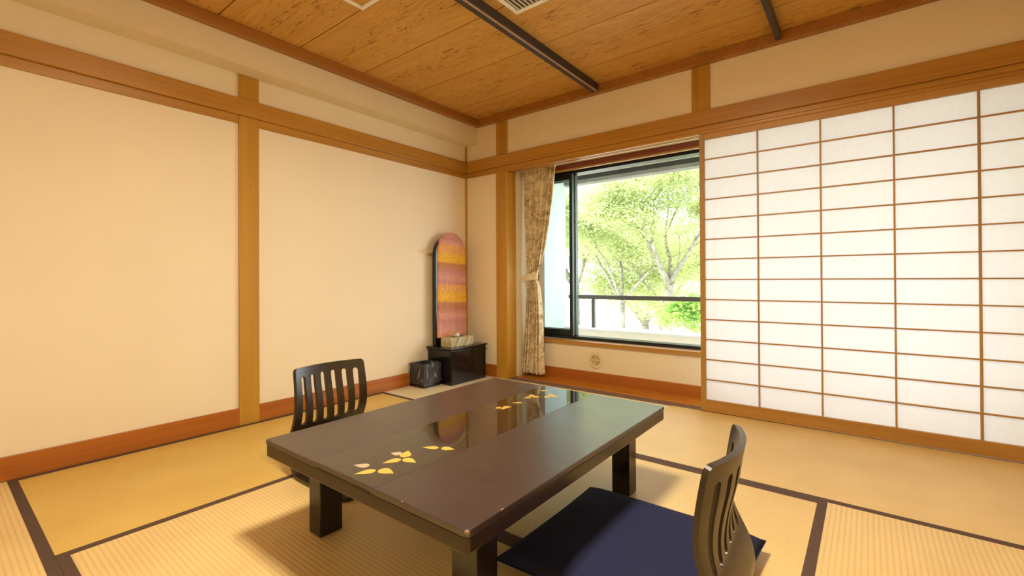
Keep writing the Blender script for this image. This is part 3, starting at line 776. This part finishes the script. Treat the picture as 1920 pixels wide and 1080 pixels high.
o = b.build('tie_band', MT['tie'], t); md = o.modifiers.new('s', 'SOLIDIFY'); md.thickness = .003
tag(bx('curtain_rail', MT['white_metal'], None, .51, 3.70, .175, .205, 1.845, 1.86), 'slim curtain rail above the window curtain', 'curtain rail')

# ================================================================== WALL VENT
t = thing('wall_vent', 'small round cream plastic vent low on the wall under the window', 'wall vent', (1.178, .300, .190))
def ringmesh(b, r0, r1, y0, y1, n=48, a0=0, a1=2*PI, full=True, prof=None):
    m = n if full else n+1; vs = []
    for i in range(m):
        a = a0+(a1-a0)*i/n
        for rr, yy in ((r0, y0), (r1, y0), (r1, y1), (r0, y1)): vs.append((rr*math.cos(a), yy, rr*math.sin(a)))
    fs = []
    for i in range(n):
        q = (i+1) % m
        for k in range(4): fs.append((i*4+k, i*4+(k+1)%4, q*4+(k+1)%4, q*4+k))
    if not full: fs += [(0,1,2,3), (n*4+3, n*4+2, n*4+1, n*4)]
    b.add(vs, fs, 0, False)
b = MB(); ringmesh(b, .044, .068, -.010, 0); b.build('rim', MT['plastic_yel'], t, .003)
b = MB(); b.tube([(0, -.001, 0), (0, 0, 0)], .045, 32, smooth=False); b.build('cavity', MT['vent_dark'], t)
g = MB()
for k in range(4):
    for rr in (.040, .031, .022, .013): ringmesh(g, rr-.0022, rr+.0022, -.008, -.003, 10, k*PI/2+.16, (k+1)*PI/2-.16, False)
g.box(-.004, .004, -.009, -.002, -.045, .045); g.box(-.045, .045, -.009, -.002, -.004, .004)
for k in range(12):
    a = 2*PI*(k+.5)/12; d = Vector((math.cos(a), 0, math.sin(a))); g.tube([d*.010+Vector((0,-.006,0)), d*.045+Vector((0,-.006,0))], .0012, 4)
g.build('grille', MT['plastic_yel'], t)

# ================================================================== BALCONY
struct(bx('balcony_floor', MT['ext_cream'], None, -.1, 5.5, .45, 1.62, -.35, -.10))
struct(bx('balcony_side_wall', MT['ext_white'], None, .10, .22, .45, 1.42, -.10, 2.03))
b = MB(); b.box(.0, 5.5, 1.40, 1.60, -.10, .298); struct(b.build('balcony_parapet', MT['ext_cream'], bevel=.004))
struct(bx('balcony_parapet_cap', MT['ext_white'], None, .0, 5.5, 1.385, 1.64, .298, .315, .002))
struct(bx('balcony_ceiling', MT['ext_warm'], None, -.1, 5.5, .48, 1.90, 2.02, 2.12))
b = MB(); b.box(-.1, 5.5, 1.40, 1.50, 1.968, 2.02, 0); b.box(-.1, 5.5, 1.39, 1.51, 1.930, 1.968, 1)
struct(b.build('balcony_beam', [MT['ext_grey'], MT['ext_lgrey']]))
struct(bx('outer_wall', MT['ext_cream'], None, -.4, 5.5, .47, .48, 1.785, 2.12))
t = thing('balcony_railing', 'dark brown metal balcony railing on the low white parapet', 'railing', (2.5, 1.50, .315))
bx('handrail', MT['rail_brown'], t, -2.28, 3, -.03, .03, .320, .365, .004)
for x in (-1.97, -.4, 1.2, 2.8): bx('post', MT['rail_brown'], t, x-.018, x+.018, -.018, .018, 0, .320, .002)
struct(bx('ground', MT['ground'], None, -40, 40, 2.5, 60, -3.3, -3.2))

# ================================================================== TREES
def tree(label, x, y, zfork, r0, seed, height, spread, nleaf, lean=(0, 0), name='maple_tree', z0=-3.2, leafmat='leaf', lsize=.024, dens=.20):
    R_ = random.Random(seed); t = thing(name, label, 'tree', (x, y, z0)); br = MB(); tips = []
    def grow(p, d, r_, ln, depth):
        pts = [p]; rad = [r_]; k = 5; q = Vector(p); dd = Vector(d).normalized()
        for i in range(k):
            dd = (dd + Vector((R_.uniform(-.16, .16), R_.uniform(-.16, .16), R_.uniform(-.08, .12)))).normalized()
            q = q+dd*ln/k; pts.append(tuple(q)); rad.append(r_*(1-.42*(i+1)/k))
            if depth >= 2: tips.append((Vector(q), dd.copy(), depth))
        br.tube(pts, rad, 7 if depth < 2 else 4)
        if depth >= 4: return
        nb = 2 if depth > 0 else R_.choice((3, 4))
        for j in range(nb + (R_.random() < .5)):
            a = R_.uniform(0, 2*PI) if depth else 2*PI*j/nb+R_.uniform(-.4, .4)
            side = Vector((math.cos(a), math.sin(a), 0)); nd = (dd*R_.uniform(.6, 1.0)+side*spread*R_.uniform(.5, 1.1)+Vector((0, 0, .05))).normalized()
            if depth >= 2: nd.z *= .45; nd.normalize()
            grow(pts[-1] if j < 2 else pts[-2], nd, rad[-1]*R_.uniform(.62, .85), ln*R_.uniform(.68, .86), depth+1)
    # main trunk
    zf = zfork-z0; pts = []; rad = []
    for i in range(9):
        k = i/8; pts.append((lean[0]*k*zf+.03*math.sin(5*k), lean[1]*k*zf, zf*k)); rad.append(r0*(1.25-.3*k))
    br.tube(pts, rad, 10)
    nb = 4
    for j in range(nb):
        a = 2*PI*j/nb+R_.uniform(-.5, .5); d = Vector((math.cos(a)*spread*.9, math.sin(a)*spread*.9, R_.uniform(.7, 1.1)))
        grow(pts[-1], d, r0*R_.uniform(.5, .75), height*R_.uniform(.28, .36), 1)
    br.build('trunk', MT['bark'], t)
    # leaves: small flat sprays around the outer branches
    rg = np.random.default_rng(seed); T = np.array([tuple(a[0]) for a in tips]); 
    idx = rg.integers(0, len(T), nleaf); c = T[idx]+rg.normal(0, 1, (nleaf, 3))*np.array([dens, dens, dens*.38])
    a = rg.uniform(0, 2*PI, nleaf); sz = lsize*rg.uniform(.6, 1.3, nleaf)
    tx = np.stack([np.cos(a), np.sin(a), rg.normal(0, .35, nleaf)], 1); ty = np.stack([-np.sin(a), np.cos(a), rg.normal(0, .45, nleaf)], 1)
    A = c-tx*sz[:, None]; B_ = c+ty*sz[:, None]*.55; C_ = c+tx*sz[:, None]; D_ = c-ty*sz[:, None]*.55
    V = np.stack([A, B_, C_, D_], 1).reshape(-1, 3)
    me = bpy.data.meshes.new('foliage'); me.from_pydata(V.tolist(), [], np.arange(nleaf*4).reshape(-1, 4).tolist()); me.materials.append(MT[leafmat]); me.update()
    o = bpy.data.objects.new('foliage', me); COL.objects.link(o); o.parent = t
    return t
tree('maple tree whose slim trunk forks low, left of centre in the window', -.90, 5.5, .35, .055, 3, 3.4, .75, 62000)
tree('thicker trunked maple right of centre in the window view', .02, 5.2, .75, .075, 12, 3.4, .8, 62000, (.03, 0))
tree('leaning thin tree between the two maples in the window', -1.05, 7.6, .15, .05, 23, 3.4, .7, 34000, (.06, 0))
tree('leafy tree seen at the far left edge of the window', -3.1, 7.5, .6, .09, 31, 3.6, .8, 55000)
tree('leafy tree filling the top right of the window', 1.9, 6.3, .9, .10, 44, 3.4, .8, 55000)
tree('distant pale tree behind the maples outside the window', -2.6, 11, -.6, .12, 57, 4.6, 1.0, 60000, lsize=.032, dens=.45)
tree('far low tree behind the right-hand maple outside the window', -.6, 10.2, -.9, .11, 61, 4.4, 1.0, 60000, lsize=.032, dens=.45)
tree('bright green shrub low at the right edge of the window', .98, 4.3, -.30, .03, 5, .95, .45, 5200, name='garden_shrub', leafmat='leaf2', lsize=.035, dens=.09)
